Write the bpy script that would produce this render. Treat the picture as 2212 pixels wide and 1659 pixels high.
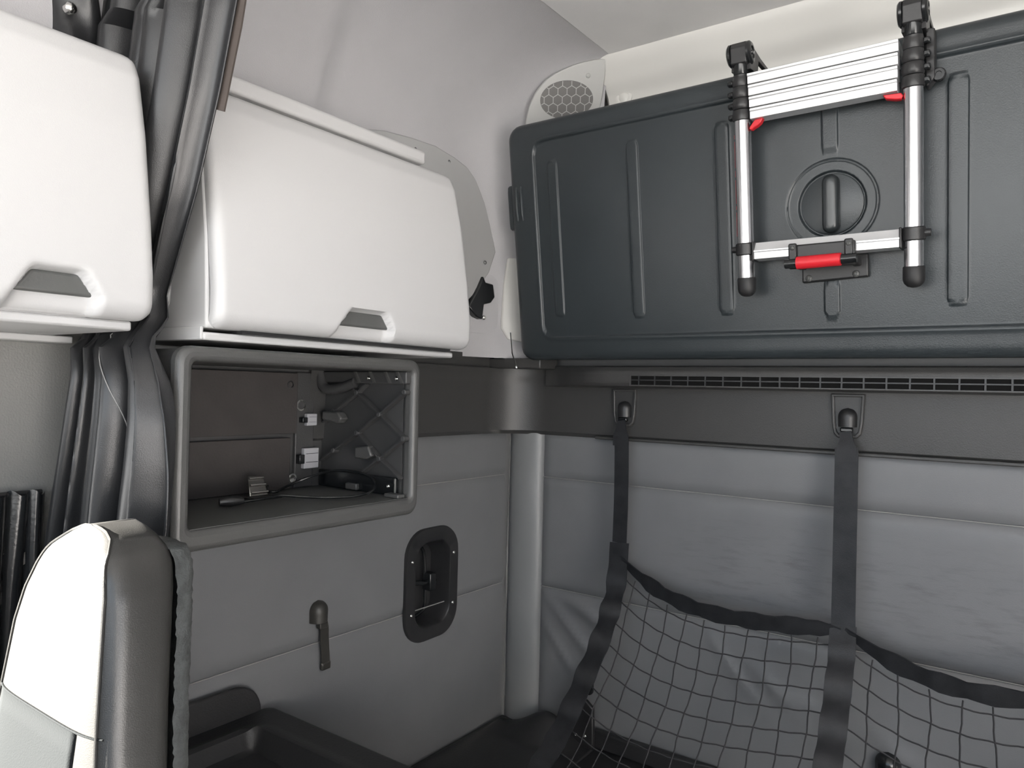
import bpy, bmesh, math, random
from mathutils import Vector, Matrix
random.seed(7)
for o in list(bpy.data.objects): bpy.data.objects.remove(o, do_unlink=True)
SC = bpy.context.scene
COL = SC.collection
PI = math.pi

# ------------------------------------------------------------------ camera
cd = bpy.data.cameras.new('camera'); cam = bpy.data.objects.new('camera', cd); COL.objects.link(cam)
cd.sensor_width = 36.0; cd.lens = 36.0 * 1609.0 / 2212.0; cd.clip_start = 0.02
right = Vector((0.80994982, 0.586012, 0.02390034))
down = Vector((0.01474687, 0.02038959, -0.99968335))
fwd = Vector((-0.58631376, 0.8100458, 0.0078727))
M = Matrix((right, -down, -fwd)).transposed().to_4x4()
M.translation = (1.1754, -1.6182, 1.35)
cam.matrix_world = M
SC.camera = cam

# ------------------------------------------------------------------ world, sun, exposure
w = bpy.data.worlds.new('daylight'); SC.world = w; w.use_nodes = True
nt = w.node_tree; nt.nodes.clear()
wo = nt.nodes.new('ShaderNodeOutputWorld'); bg = nt.nodes.new('ShaderNodeBackground')
tc = nt.nodes.new('ShaderNodeTexCoord'); sp = nt.nodes.new('ShaderNodeSeparateXYZ'); rp = nt.nodes.new('ShaderNodeValToRGB')
mp = nt.nodes.new('ShaderNodeMapRange'); mp.inputs[1].default_value = -0.04; mp.inputs[2].default_value = 0.06
nt.links.new(tc.outputs['Generated'], sp.inputs[0]); nt.links.new(sp.outputs[2], mp.inputs[0]); nt.links.new(mp.outputs[0], rp.inputs[0])
rp.color_ramp.elements[0].color = (1.22, 1.205, 1.17, 1)      # sunlit pavement outside
rp.color_ramp.elements[1].color = (0.37, 0.45, 0.54, 1)       # hazy sky
nt.links.new(rp.outputs[0], bg.inputs[0]); bg.inputs[1].default_value = 7.0
nt.links.new(bg.outputs[0], wo.inputs[0])

sd = bpy.data.lights.new('sun', 'SUN'); sd.energy = 145.0; sd.angle = 0.0095; sd.color = (1.0, 0.95, 0.87)
sun = bpy.data.objects.new('sun', sd); COL.objects.link(sun)
sun.rotation_euler = Vector((0.54, 0.46, -0.20)).to_track_quat('-Z', 'Y').to_euler()

def portal(name, loc, rot, sx, sy):
    l = bpy.data.lights.new(name, 'AREA'); l.shape = 'RECTANGLE'; l.size = sx; l.size_y = sy
    l.cycles.is_portal = True
    o = bpy.data.objects.new(name, l); COL.objects.link(o); o.location = loc; o.rotation_euler = rot
portal('windshield_portal', (1.1, -2.72, 1.51), (PI/2, 0, 0), 2.1, 0.94)
portal('door_window_portal_near', (2.3, -1.9, 1.37), (PI/2, 0, PI/2), 1.2, 0.58)
portal('door_window_portal_far', (-0.12, -1.92, 1.17), (PI/2, 0, -PI/2), 0.86, 0.48)

SC.view_settings.view_transform = 'Standard'; SC.view_settings.look = 'None'
SC.view_settings.gamma = 1.0; SC.view_settings.use_curve_mapping = False
SC.view_settings.exposure = -0.1
SC.cycles.max_bounces = 10; SC.cycles.diffuse_bounces = 7; SC.cycles.glossy_bounces = 4
SC.cycles.sample_clamp_indirect = 8.0
SC.cycles.caustics_reflective = False; SC.cycles.caustics_refractive = False

# ------------------------------------------------------------------ materials
MATS = {}
def mat(name, col, rough=0.5, metal=0.0, bump=0.0, scale=200.0, var=0.0, vscale=6.0, bump2=0.0, scale2=8.0, voronoi=False, spec=0.5, sheen=0.0, col2=None):
    m = bpy.data.materials.new(name); m.use_nodes = True; n = m.node_tree; L = n.links
    b = n.nodes['Principled BSDF']
    b.inputs['Base Color'].default_value = (*col, 1); b.inputs['Roughness'].default_value = rough
    b.inputs['Metallic'].default_value = metal
    b.inputs['Specular IOR Level'].default_value = spec
    if sheen: b.inputs['Sheen Weight'].default_value = sheen
    t = n.nodes.new('ShaderNodeTexCoord')
    if var or col2:
        x = n.nodes.new('ShaderNodeTexNoise'); x.inputs['Scale'].default_value = vscale; x.inputs['Detail'].default_value = 5
        L.new(t.outputs['Object'], x.inputs['Vector'])
        r = n.nodes.new('ShaderNodeValToRGB')
        r.color_ramp.elements[0].position = 0.3; r.color_ramp.elements[1].position = 0.7
        c2 = col2 or tuple(min(1, c * (1 + var)) for c in col)
        r.color_ramp.elements[0].color = (*[c * (1 - var) for c in col], 1); r.color_ramp.elements[1].color = (*c2, 1)
        L.new(x.outputs['Fac'], r.inputs[0]); L.new(r.outputs[0], b.inputs['Base Color'])
    last = None
    for k, (st, s) in enumerate(((bump, scale), (bump2, scale2))):
        if not st: continue
        if voronoi and k == 0:
            x = n.nodes.new('ShaderNodeTexVoronoi'); x.inputs['Scale'].default_value = s; out = x.outputs['Distance']
        else:
            x = n.nodes.new('ShaderNodeTexNoise'); x.inputs['Scale'].default_value = s; x.inputs['Detail'].default_value = 3; out = x.outputs['Fac']
        L.new(t.outputs['Object'], x.inputs['Vector'])
        bp = n.nodes.new('ShaderNodeBump'); bp.inputs['Strength'].default_value = st
        bp.inputs['Distance'].default_value = 0.002 if k == 0 else 0.02
        L.new(out, bp.inputs['Height'])
        if last: L.new(last, bp.inputs['Normal'])
        last = bp.outputs[0]
    if last: L.new(last, b.inputs['Normal'])
    MATS[name] = m
    return m
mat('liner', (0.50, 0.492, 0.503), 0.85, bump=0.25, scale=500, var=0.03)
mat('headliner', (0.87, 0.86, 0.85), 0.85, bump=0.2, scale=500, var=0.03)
mat('cove', (0.76, 0.745, 0.71), 0.34, bump=0.05, scale=300)
mat('flange_grey', (0.40, 0.40, 0.40), 0.4)
mat('white_plastic', (0.63, 0.622, 0.62), 0.42, bump=0.08, scale=700)
mat('pad', (0.152, 0.155, 0.161), 0.46, bump=0.12, scale=420, bump2=0.10, scale2=5, var=0.04, vscale=9)
mat('pad_roll', (0.205, 0.208, 0.214), 0.42, bump=0.12, scale=420, bump2=0.12, scale2=9)
mat('thread', (0.26, 0.255, 0.25), 0.6)
mat('dark_trim', (0.042, 0.0415, 0.041), 0.42, bump=0.2, scale=420, var=0.06)
mat('panel', (0.026, 0.032, 0.0355), 0.34, bump=0.14, scale=460, bump2=0.05, scale2=4, var=0.10, vscale=5)
mat('panel_gloss', (0.020, 0.024, 0.026), 0.26)
mat('black_plastic', (0.018, 0.018, 0.019), 0.4, bump=0.08, scale=300)
mat('vent_black', (0.006, 0.006, 0.006), 0.9, spec=0.1)
mat('black_gloss', (0.012, 0.013, 0.014), 0.22)
mat('rubber', (0.012, 0.012, 0.013), 0.55)
mat('grip_grey', (0.085, 0.087, 0.085), 0.45, bump=0.1, scale=300)
mat('box_plastic', (0.070, 0.070, 0.069), 0.40, bump=0.15, scale=420)
mat('box_inside', (0.046, 0.046, 0.047), 0.5, bump=0.15, scale=300, var=0.1, vscale=12)
mat('board', (0.036, 0.032, 0.031), 0.7, bump=0.2, scale=250, var=0.12, vscale=20)
mat('leather', (0.020, 0.0205, 0.022), 0.33, bump=0.08, scale=900, voronoi=True, bump2=0.04, scale2=9, spec=0.5)
mat('seat_leather', (0.031, 0.0305, 0.029), 0.34, bump=0.06, scale=800, voronoi=True)
mat('seat_fabric', (0.0125, 0.014, 0.0148), 0.9, bump=0.3, scale=600, spec=0.05)
mat('carpet', (0.052, 0.056, 0.056), 1.0, bump=0.8, scale=240, var=0.3, vscale=60)
mat('black_vinyl', (0.020, 0.020, 0.021), 0.45, bump=0.2, scale=260)
mat('pleats', (0.014, 0.015, 0.016), 0.2, bump=0.1, scale=150)
mat('webbing', (0.011, 0.0115, 0.013), 0.45, spec=0.3, bump=0.25, scale=480, col2=(0.022, 0.023, 0.026), vscale=30)
mat('cord', (0.016, 0.016, 0.018), 0.75)
mat('aluminium', (0.80, 0.80, 0.82), 0.26, metal=1.0, bump=0.03, scale=120)
mat('rung_aluminium', (0.93, 0.93, 0.94), 0.34, metal=0.6)
mat('steel', (0.75, 0.74, 0.71), 0.2, metal=1.0)
mat('red', (0.56, 0.015, 0.025), 0.42)
mat('connector', (0.40, 0.40, 0.42), 0.5)
mat('brown_edge', (0.065, 0.052, 0.046), 0.8)
mat('speaker_cloth', (0.17, 0.165, 0.16), 0.8, bump=0.3, scale=400)
mat('plate_grey', (0.50, 0.50, 0.485), 0.6, bump=0.1, scale=300)
mat('hook_brown', (0.032, 0.031, 0.028), 0.45)
mat('floor_mat', (0.020, 0.020, 0.021), 0.7, bump=0.3, scale=150)
mat('door_trim', (0.19, 0.188, 0.18), 0.6, bump=0.3, scale=350)

# ------------------------------------------------------------------ helpers
ORI = {}
def tag(o, label=None, cat=None, group=None, kind=None):
    if label: o['label'] = label
    if cat: o['category'] = cat
    if group: o['group'] = group
    if kind: o['kind'] = kind
    return o
def empty(name, loc, label, cat, group=None, kind=None):
    o = bpy.data.objects.new(name, None); COL.objects.link(o); o.location = loc; o.empty_display_size = 0.05
    ORI[o.name] = Vector(loc)
    return tag(o, label, cat, group, kind)
class MB:
    def __init__(s): s.v = []; s.f = []
    def add(s, vs, fs):
        k = len(s.v); s.v += [tuple(p) for p in vs]; s.f += [tuple(i + k for i in q) for q in fs]; return s
    def box(s, x0, x1, y0, y1, z0, z1, fn=None):
        vs = [(x, y, z) for x in (x0, x1) for y in (y0, y1) for z in (z0, z1)]
        if fn: vs = [fn(*p) for p in vs]
        return s.add(vs, [(0, 1, 3, 2), (4, 6, 7, 5), (0, 4, 5, 1), (2, 3, 7, 6), (0, 2, 6, 4), (1, 5, 7, 3)])
    def prism(s, poly, fn, d0, d1):                     # poly of (a, b); fn(a, b, d) -> xyz
        n = len(poly)
        vs = [fn(a, b, d0) for a, b in poly] + [fn(a, b, d1) for a, b in poly]
        fs = [tuple(range(n))[::-1], tuple(range(n, 2 * n))] + [(i, (i + 1) % n, n + (i + 1) % n, n + i) for i in range(n)]
        return s.add(vs, fs)
    def ring(s, outer, inner, fn, d0, d1):              # flat frame between two polys of equal count
        n = len(outer)
        vs = [fn(a, b, d0) for a, b in outer] + [fn(a, b, d0) for a, b in inner] + [fn(a, b, d1) for a, b in outer] + [fn(a, b, d1) for a, b in inner]
        fs = []
        for i in range(n):
            j = (i + 1) % n
            fs += [(i, n + i, n + j, j), (2 * n + i, 2 * n + j, 3 * n + j, 3 * n + i), (i, j, 2 * n + j, 2 * n + i), (n + i, 3 * n + i, 3 * n + j, n + j)]
        return s.add(vs, fs)
    def tube(s, path, r, n=8, caps=True, flat=None):
        P = [Vector(p) for p in path]; m = len(P); rr = r if isinstance(r, (list, tuple)) else [r] * m
        vs = []; up = None
        for i in range(m):
            t = (P[min(i + 1, m - 1)] - P[max(i - 1, 0)]).normalized()
            if up is None: up = Vector((0, 0, 1)) if abs(t.z) < 0.9 else Vector((1, 0, 0))
            a = t.cross(up).normalized(); up = a.cross(t).normalized()
            for k in range(n):
                c = 2 * PI * k / n
                vs.append(P[i] + (a * math.cos(c) + up * math.sin(c)) * rr[i])
        fs = [(i * n + k, i * n + (k + 1) % n, (i + 1) * n + (k + 1) % n, (i + 1) * n + k) for i in range(m - 1) for k in range(n)]
        if caps: fs += [tuple(range(n))[::-1], tuple((m - 1) * n + k for k in range(n))]
        return s.add(vs, fs)
    def grid(s, fn, nu, nv, cu=False):
        vs = [fn(i / (nu if cu else nu - 1), j / (nv - 1)) for j in range(nv) for i in range(nu)]
        fs = [(j * nu + i, j * nu + (i + 1) % nu, (j + 1) * nu + (i + 1) % nu, (j + 1) * nu + i) for j in range(nv - 1) for i in range(nu if cu else nu - 1)]
        return s.add(vs, fs)
    def lathe(s, prof, fn, n=24):                       # prof (r, h); fn(a, b, h) -> xyz
        vs = []
        for r, h in prof:
            for k in range(n): vs.append(fn(r * math.cos(2 * PI * k / n), r * math.sin(2 * PI * k / n), h))
        m = len(prof)
        fs = [(i * n + k, i * n + (k + 1) % n, (i + 1) * n + (k + 1) % n, (i + 1) * n + k) for i in range(m - 1) for k in range(n)]
        fs += [tuple(range(n))[::-1], tuple((m - 1) * n + k for k in range(n))]
        return s.add(vs, fs)
    def ribbon(s, path, wdir, width, thick):            # strap along a path; wdir a vector or list of vectors across the strap
        P = [Vector(p) for p in path]; m = len(P); vs = []
        for i in range(m):
            t = (P[min(i + 1, m - 1)] - P[max(i - 1, 0)]).normalized()
            wv = Vector(wdir[i] if isinstance(wdir, list) else wdir); wv = (wv - t * wv.dot(t)).normalized(); nn = t.cross(wv)
            wd = width[i] if isinstance(width, (list, tuple)) else width
            for a, b in ((-1, -1), (1, -1), (1, 1), (-1, 1)): vs.append(P[i] + wv * (a * wd / 2) + nn * (b * thick / 2))
        fs = [(i * 4 + k, i * 4 + (k + 1) % 4, i * 4 + 4 + (k + 1) % 4, i * 4 + 4 + k) for i in range(m - 1) for k in range(4)]
        fs += [(3, 2, 1, 0), tuple((m - 1) * 4 + k for k in range(4))]
        return s.add(vs, fs)
    def hfield(s, a0, a1, b0, b1, rc, re, fn, h, step, thick, stepb=None, xa=(), xb=()):   # rounded slab with relief; fn(a, b, h) -> xyz
        def axis(lo, hi, st):
            e = [re * q for q in (0, .06, .2, .45, .75, 1.0)]
            n = max(2, int((hi - lo - 2 * re) / st)); mid = [lo + re + (hi - lo - 2 * re) * i / n for i in range(1, n)]
            return [lo + q for q in e] + mid + [hi - q for q in reversed(e)]
        A = sorted(axis(a0, a1, step) + list(xa)); B = sorted(axis(b0, b1, stepb or step) + list(xb)); na, nb = len(A), len(B)
        def inside(a, b):                               # distance inwards from the rounded outline, and the snapped point
            qa = max(a0 + rc - a, a - (a1 - rc), 0); qb = max(b0 + rc - b, b - (b1 - rc), 0)
            if qa > 0 and qb > 0:
                ca = a0 + rc if a < a0 + rc else a1 - rc; cb = b0 + rc if b < b0 + rc else b1 - rc
                d = math.hypot(a - ca, b - cb)
                if d > rc: return ca + (a - ca) * rc / d, cb + (b - cb) * rc / d, 0.0
                return a, b, rc - d
            return a, b, min(a - a0, a1 - a, b - b0, b1 - b)
        vs = []
        for b in B:
            for a in A:
                x, y, d = inside(a, b)
                q = 0 if d >= re else re - math.sqrt(max(0, re * re - (re - d) ** 2))
                vs.append((x, y, h(x, y) - q if h else -q))
        per = [i for i in range(na)] + [j * na + na - 1 for j in range(1, nb)] + [(nb - 1) * na + i for i in range(na - 2, -1, -1)] + [j * na for j in range(nb - 2, 0, -1)]
        fs = [(j * na + i, j * na + i + 1, (j + 1) * na + i + 1, (j + 1) * na + i) for j in range(nb - 1) for i in range(na - 1)]
        k = len(vs); n = len(per)
        vs += [(vs[i][0], vs[i][1], -thick) for i in per]
        fs += [(per[i], k + i, k + (i + 1) % n, per[(i + 1) % n]) for i in range(n)]
        fs.append(tuple(k + i for i in range(n)))
        return s.add([fn(*p) for p in vs], fs)
    def build(s, name, material, parent=None, bevel=0.0, seg=2, angle=40, smooth=True, subsurf=0, label=None):
        n = len(s.v); lo = [min(p[k] for p in s.v) for k in range(3)]; hi = [max(p[k] for p in s.v) for k in range(3)]
        o0 = Vector(((lo[0] + hi[0]) / 2, (lo[1] + hi[1]) / 2, (lo[2] + hi[2]) / 2))
        me = bpy.data.meshes.new(name); me.from_pydata([tuple(Vector(p) - o0) for p in s.v], [], s.f); me.validate()
        bm = bmesh.new(); bm.from_mesh(me); bmesh.ops.remove_doubles(bm, verts=bm.verts, dist=1e-6)
        bmesh.ops.recalc_face_normals(bm, faces=bm.faces); bm.to_mesh(me); bm.free()
        me.materials.append(MATS[material])
        if smooth:
            me.polygons.foreach_set('use_smooth', [True] * len(me.polygons)); me.set_sharp_from_angle(angle=math.radians(angle))
        o = bpy.data.objects.new(name, me); COL.objects.link(o)
        if bevel:
            md = o.modifiers.new('edge', 'BEVEL'); md.width = bevel; md.segments = seg; md.limit_method = 'ANGLE'; md.angle_limit = math.radians(35)
            md.harden_normals = False
        if subsurf:
            md = o.modifiers.new('round', 'SUBSURF'); md.levels = subsurf; md.render_levels = subsurf
        ORI[o.name] = o0
        if parent: o.parent = parent; o.location = o0 - ORI[parent.name]
        else: o.location = o0
        if label: o['label'] = label
        return o
def rrect(a0, a1, b0, b1, r, n=6):
    out = []
    for ca, cb, st in ((a1 - r, b1 - r, 0), (a0 + r, b1 - r, 1), (a0 + r, b0 + r, 2), (a1 - r, b0 + r, 3)):
        for i in range(n + 1):
            t = (st + i / n) * PI / 2; out.append((ca + r * math.cos(t), cb + r * math.sin(t)))
    return out
def smooth(a, b, x):
    t = max(0.0, min(1.0, (x - a) / (b - a))); return t * t * (3 - 2 * t)
def catmull(pts, n=8):
    P = [Vector(p) for p in pts]; out = []
    for i in range(len(P) - 1):
        p0, p1, p2, p3 = P[max(i - 1, 0)], P[i], P[i + 1], P[min(i + 2, len(P) - 1)]
        for k in range(n):
            t = k / n
            out.append(0.5 * ((2 * p1) + (p2 - p0) * t + (2 * p0 - 5 * p1 + 4 * p2 - p3) * t * t + (3 * p1 - p0 - 3 * p2 + p3) * t ** 3))
    out.append(P[-1]); return out
def interp(tab, x):
    if x <= tab[0][0]: return tab[0][1]
    for (x0, y0), (x1, y1) in zip(tab, tab[1:]):
        if x <= x1: return y0 + (y1 - y0) * (x - x0) / (x1 - x0)
    return tab[-1][1]
def screw(parent, c, n, r=0.004, material='steel', name='screw'):
    n = Vector(n).normalized(); a = n.orthogonal().normalized(); b = n.cross(a); c = Vector(c)
    f = lambda u, v, h: c + a * u + b * v + n * h
    return MB().lathe([(r, -0.004), (r, 0.0), (r * 0.8, r * 0.35), (r * 0.4, r * 0.5), (r * .38, r * .15), (r * .05, r * .12)], f, 12).build(name, material, parent)

# ------------------------------------------------------------------ the setting
XR = 2.25; YF = -2.7
def wall_boxes(name, boxes, material, label, cat='wall'):
    m = MB()
    for b in boxes: m.box(*b)
    return tag(m.build(name, material, smooth=False), label, cat, kind='structure')
wall_boxes('floor', [(-0.15, XR + .1, YF - .1, 0.15, -0.05, 0.0)], 'floor_mat', 'dark rubber cab floor beneath the seat', 'floor')
# upper side liner: rises from the trim and rolls over into the roof, rounding the rear corner
def liner(u, v):
    # u along the wall from the front to the back wall, v from trim to roof edge
    L1, L2, L3 = 1.45, 0.40, 0.012
    d = u * (L1 + L2 + L3); R = 0.25
    if d < L1: bx, by, tx, ty = 0.0, -1.70 + d, 0.308, -1.70 + d * (1.66 / 1.7) * 1.0
    elif d < L1 + L2:
        a = (d - L1) / L2 * PI / 2
        bx, by = R - R * math.cos(a), -R + R * math.sin(a); tx, ty = 0.308, -0.284 + 0.24 * math.sin(a)
    else: bx, by, tx, ty = R + (d - L1 - L2), 0.0, 0.30 + (d - L1 - L2) * .5, -0.044
    if v < 0.45: z = 1.43 + v / 0.45 * 0.43; k = 0.0
    else:
        a = (v - 0.45) / 0.55 * PI / 2; z = 1.86 + 0.3012 * math.sin(a); k = 1 - math.cos(a)
    x = bx + (tx - bx) * k; y = by + (ty - by) * k
    x += 0.022 * (1 - smooth(-0.70, -0.64, by)) * smooth(1.60, 2.0, z) * (1 - 0.6 * k)
    return (x, y, z)
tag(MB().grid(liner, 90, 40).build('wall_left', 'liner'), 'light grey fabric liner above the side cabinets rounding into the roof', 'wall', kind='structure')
# roof
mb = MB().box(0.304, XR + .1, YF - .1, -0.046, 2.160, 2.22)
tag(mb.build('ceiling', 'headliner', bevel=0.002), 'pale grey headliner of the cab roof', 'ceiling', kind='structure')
wall_boxes('wall_roof_shell', [(-0.15, 0.31, YF - .1, -1.695, 1.70, 2.22), (-0.15, -0.05, -1.7, -1.07, 1.725, 2.25), (-0.15, -0.05, -1.07, 0.15, 1.30, 2.25), (-0.15, XR + .1, 0.08, 0.15, -0.05, 2.25), (-0.15, XR + .1, YF - .1, 0.15, 2.2205, 2.26)], 'headliner', 'outer roof shell of the cab above the headliner')
# cove between roof and folded bunk
def cove(u, v):
    x = 0.276 + u * (XR - 0.276)
    z = 2.165 - 0.32 * v
    y = -0.052 + 0.055 * smooth(0, .30, v) - 0.006 * math.exp(-((v - .20) / .06) ** 2) + .012 * smooth(.2, .45, v)
    y -= 0.03 * (1 - smooth(0.0, 0.02, u)) * .0
    return (x, y, z)
tag(MB().grid(cove, 40, 40).build('trim_1', 'cove'), 'glossy cream cove between the roof and the folded bunk', 'trim', kind='structure')
# end step of the cove beside the speaker plate
mb = MB().grid(lambda u, v: (0.276 - 0.012 * math.sin(v * PI / 2), cove(0, u)[1] + 0.02 * v, cove(0, u)[2]), 30, 5)
co = bpy.data.objects['trim_1']; mb.build('cove_end', 'cove', co)

# padded lower walls
LATCH = (-0.302, 0.892)                                   # centre of the latch recess on the side wall (y, z)
def side_pad(z0, z1, name, y0=-1.075, y1=-0.012, hole=False):
    st = 0.012
    ny = int((y1 - y0) / st); nz = max(6, int((z1 - z0) / st))
    m = MB(); vs = []; fs = []
    for j in range(nz + 1):
        for i in range(ny + 1):
            y = y0 + (y1 - y0) * i / ny; z = z0 + (z1 - z0) * j / nz
            e = min(z - z0, z1 - z); b = 0.009 * (1 - math.exp(-e / 0.008))
            vs.append((b - 0.009, y, z))
    for j in range(nz):
        for i in range(ny):
            y = y0 + (y1 - y0) * (i + .5) / ny; z = z0 + (z1 - z0) * (j + .5) / nz
            if abs(y - LATCH[0]) < 0.068 and abs(z - LATCH[1]) < 0.108: continue
            fs.append((j * (ny + 1) + i, j * (ny + 1) + i + 1, (j + 1) * (ny + 1) + i + 1, (j + 1) * (ny + 1) + i))
    return m.add(vs, fs)
wl = empty('wall_left', (0, -0.5, 0.45), 'grey padded vinyl side wall below the dark trim', 'wall', kind='structure')
for z0, z1, hl in ((1.124, 1.24, False), (0.835, 1.124, True), (0.45, 0.835, True)):
    side_pad(z0, z1, 'padded_panel').build('padded_panel', 'pad', wl)
for z in (1.124, 0.835):
    MB().tube([(-0.0065, -1.075, z), (-0.0065, -0.6, z), (-0.0065, -0.012, z)], 0.0012, 6).build('seam_stitch', 'thread', wl)
MB().box(-.05, -.012, -1.078, LATCH[0] - .075, .3, 1.3).box(-.05, -.012, LATCH[0] + .075, 0.05, .3, 1.3).box(-.05, -.012, LATCH[0] - .075, LATCH[0] + .075, 1.01, 1.3).box(-.05, -.012, LATCH[0] - .075, LATCH[0] + .075, .3, .775).box(-.09, -.07, -.5, -.1, .6, 1.1).build('backing_board', 'pad', wl, smooth=False)

wb = empty('wall_back', (1.1, 0.0, 0.45), 'grey padded vinyl rear wall behind the net', 'wall', kind='structure')
WR = [(0.26, 0.80, -0.5, 0.018, 0.012), (0.22, 0.74, -0.9, 0.014, 0.010), (0.17, 0.70, -1.2, 0.012, 0.008), (0.62, 0.75, -1.1, 0.016, 0.007), (0.72, 0.72, -0.8, 0.02, 0.007), (0.80, 0.70, -0.5, 0.018, 0.006), (0.95, 0.66, -0.6, .02, .005)]
def back_pad(z0, z1, x0=0.108, x1=XR):
    nx = int((x1 - x0) / 0.012); nz = max(8, int((z1 - z0) / 0.010)); m = MB()
    def fn(u, v):
        x = x0 + (x1 - x0) * u; z = z0 + (z1 - z0) * v
        e = min(z - z0, z1 - z, x - x0 + .002); b = 0.010 * (1 - math.exp(-e / 0.008))
        if z1 < 0.9:
            for cx, cz, sl, wd, am in WR:                 # gathers in the vinyl near its lower edge
                ln = math.exp(-(((x - cx) / 0.07) ** 2)); b += am * 1.0 * ln * math.exp(-(((z - cz) - sl * (x - cx)) / wd) ** 2) * min(1, e / .03)
        return (x, 0.010 - b, z)
    return m.grid(fn, nx, nz)
def scuffs():
    m = MATS['pad'].copy(); m.name = 'pad_scuffed'; n = m.node_tree; L = n.links; b = n.nodes['Principled BSDF']
    src = b.inputs['Base Color'].links[0].from_socket
    t = n.nodes.new('ShaderNodeTexCoord'); mpn = n.nodes.new('ShaderNodeMapping'); mpn.inputs['Scale'].default_value = (13, 1, 80)
    mpn.inputs['Rotation'].default_value = (0, 0.10, 0)
    x = n.nodes.new('ShaderNodeTexNoise'); x.inputs['Scale'].default_value = 1.0; x.inputs['Detail'].default_value = 6; x.inputs['Roughness'].default_value = .65
    L.new(t.outputs['Object'], mpn.inputs[0]); L.new(mpn.outputs[0], x.inputs['Vector'])
    sp_ = n.nodes.new('ShaderNodeSeparateXYZ'); L.new(t.outputs['Object'], sp_.inputs[0])
    r1 = n.nodes.new('ShaderNodeValToRGB'); r1.color_ramp.elements[0].position = .50; r1.color_ramp.elements[1].position = .72; L.new(x.outputs['Fac'], r1.inputs[0])
    mz = n.nodes.new('ShaderNodeMapRange'); mz.inputs[1].default_value = .12; mz.inputs[2].default_value = .02; L.new(sp_.outputs[2], mz.inputs[0])
    mx = n.nodes.new('ShaderNodeMapRange'); mx.inputs[1].default_value = -.75; mx.inputs[2].default_value = -.60; L.new(sp_.outputs[0], mx.inputs[0])
    m1 = n.nodes.new('ShaderNodeMath'); m1.operation = 'MULTIPLY'; L.new(r1.outputs[0], m1.inputs[0]); L.new(mz.outputs[0], m1.inputs[1])
    m2 = n.nodes.new('ShaderNodeMath'); m2.operation = 'MULTIPLY'; L.new(m1.outputs[0], m2.inputs[0]); L.new(mx.outputs[0], m2.inputs[1])
    mix = n.nodes.new('ShaderNodeMixRGB'); mix.inputs[2].default_value = (0.115, 0.115, 0.12, 1); L.new(m2.outputs[0], mix.inputs[0]); L.new(src, mix.inputs[1]); L.new(mix.outputs[0], b.inputs['Base Color'])
    MATS['pad_scuffed'] = m
scuffs()
for z0, z1, mm in ((1.126, 1.245, 'pad'), (0.843, 1.126, 'pad_scuffed'), (0.45, 0.843, 'pad')): back_pad(z0, z1).build('padded_panel', mm, wb)
for z in (1.126, 0.843):
    MB().tube([(0.108, 0.0065, z), (1.0, 0.0065, z), (XR, 0.0065, z)], 0.0012, 6).build('seam_stitch', 'thread', wb)
MB().box(0.0, XR, 0.014, 0.06, 0.3, 1.45).build('backing_board', 'pad', wb, smooth=False)
# rounded padded roll standing in the corner
def roll(u, v):
    a = PI * u; z = 0.462 + 0.778 * v
    bul = 0.030 + 0.002 * math.sin(z * 19) * math.sin(a)
    return (0.055 - 0.053 * math.cos(a), 0.012 - bul * math.sin(a) ** 0.8, z)
rl = MB().grid(roll, 24, 60).build('corner_roll', 'pad_roll', wb)
MB().tube([(0.004, 0.000, 0.47), (0.004, -0.003, 0.9), (0.004, 0.0, 1.237)], 0.0016, 6).build('piping', 'thread', wb)

# dark moulded band: along the side, round the corner, along the back
def band(z0, z1, zmid, out, name):
    R = 0.13
    def fn(u, v):
        L1, L2, L3 = 0.55, R * PI / 2, 2.1; d = u * (L1 + L2 + L3)
        if d < L1: p = Vector((0, -R - L1 + d)); nn = Vector((1, 0))
        elif d < L1 + L2:
            a = (d - L1) / R; p = Vector((R - R * math.cos(a), -R + R * math.sin(a))); nn = Vector((math.cos(a), -math.sin(a)))
        else: p = Vector((R + d - L1 - L2, 0)); nn = Vector((0, -1))
        k = interp([(0, 0.0), (.02, .008), (.06, .012), (.5, .014), (.80, 0.016), (.9, .020), (1, .020)], v)
        q = p + nn * (k + out)
        return (min(q.x, XR), q.y, z0 + (z1 - z0) * v)
    return MB().grid(fn, 160, 18)
bd = tag(band(1.236, 1.405, 0, 0.0, '').build('trim_2', 'dark_trim'), 'dark grey moulded trim band curving round the corner above the pads', 'trim', kind='structure')
MB().grid(lambda u, v: (0.0035 + 0.018 * v * 0, -0.68 + 0.60 * u, 1.404 + 0.036 * v), 8, 3).build('upper_strip', 'dark_trim', bd)
MB().box(0.0, 0.16, -0.10, -0.02, 1.404, 1.43).build('corner_strip', 'dark_trim', bd, bevel=.003)
MB().box(0.27, XR, -0.0165, 0.0, 1.2345, 1.242).build('lower_lip', 'dark_trim', bd, bevel=0.002)
# ledge under the folded bunk
def ledge(u, v):
    prof = [(-0.01, 1.362), (-0.03, 1.361), (-0.085, 1.3625), (-0.096, 1.365), (-0.101, 1.372), (-0.102, 1.385), (-0.100, 1.398), (-0.092, 1.408), (-0.07, 1.412), (0.0, 1.414)]
    t = v * (len(prof) - 1); i = min(int(t), len(prof) - 2); k = t - i
    y = prof[i][0] * (1 - k) + prof[i + 1][0] * k; z = prof[i][1] * (1 - k) + prof[i + 1][1] * k
    x = 0.13 + u * (XR - 0.13)
    s = smooth(0.13, 0.33, x)
    return (x, y * s - 0.028 * (1 - s), z)
tag(MB().grid(ledge, 90, 28).build('trim_3', 'dark_trim'), 'dark ledge running below the folded bunk with a long vent slot', 'trim', kind='structure')
lg = bpy.data.objects['trim_3']
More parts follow.
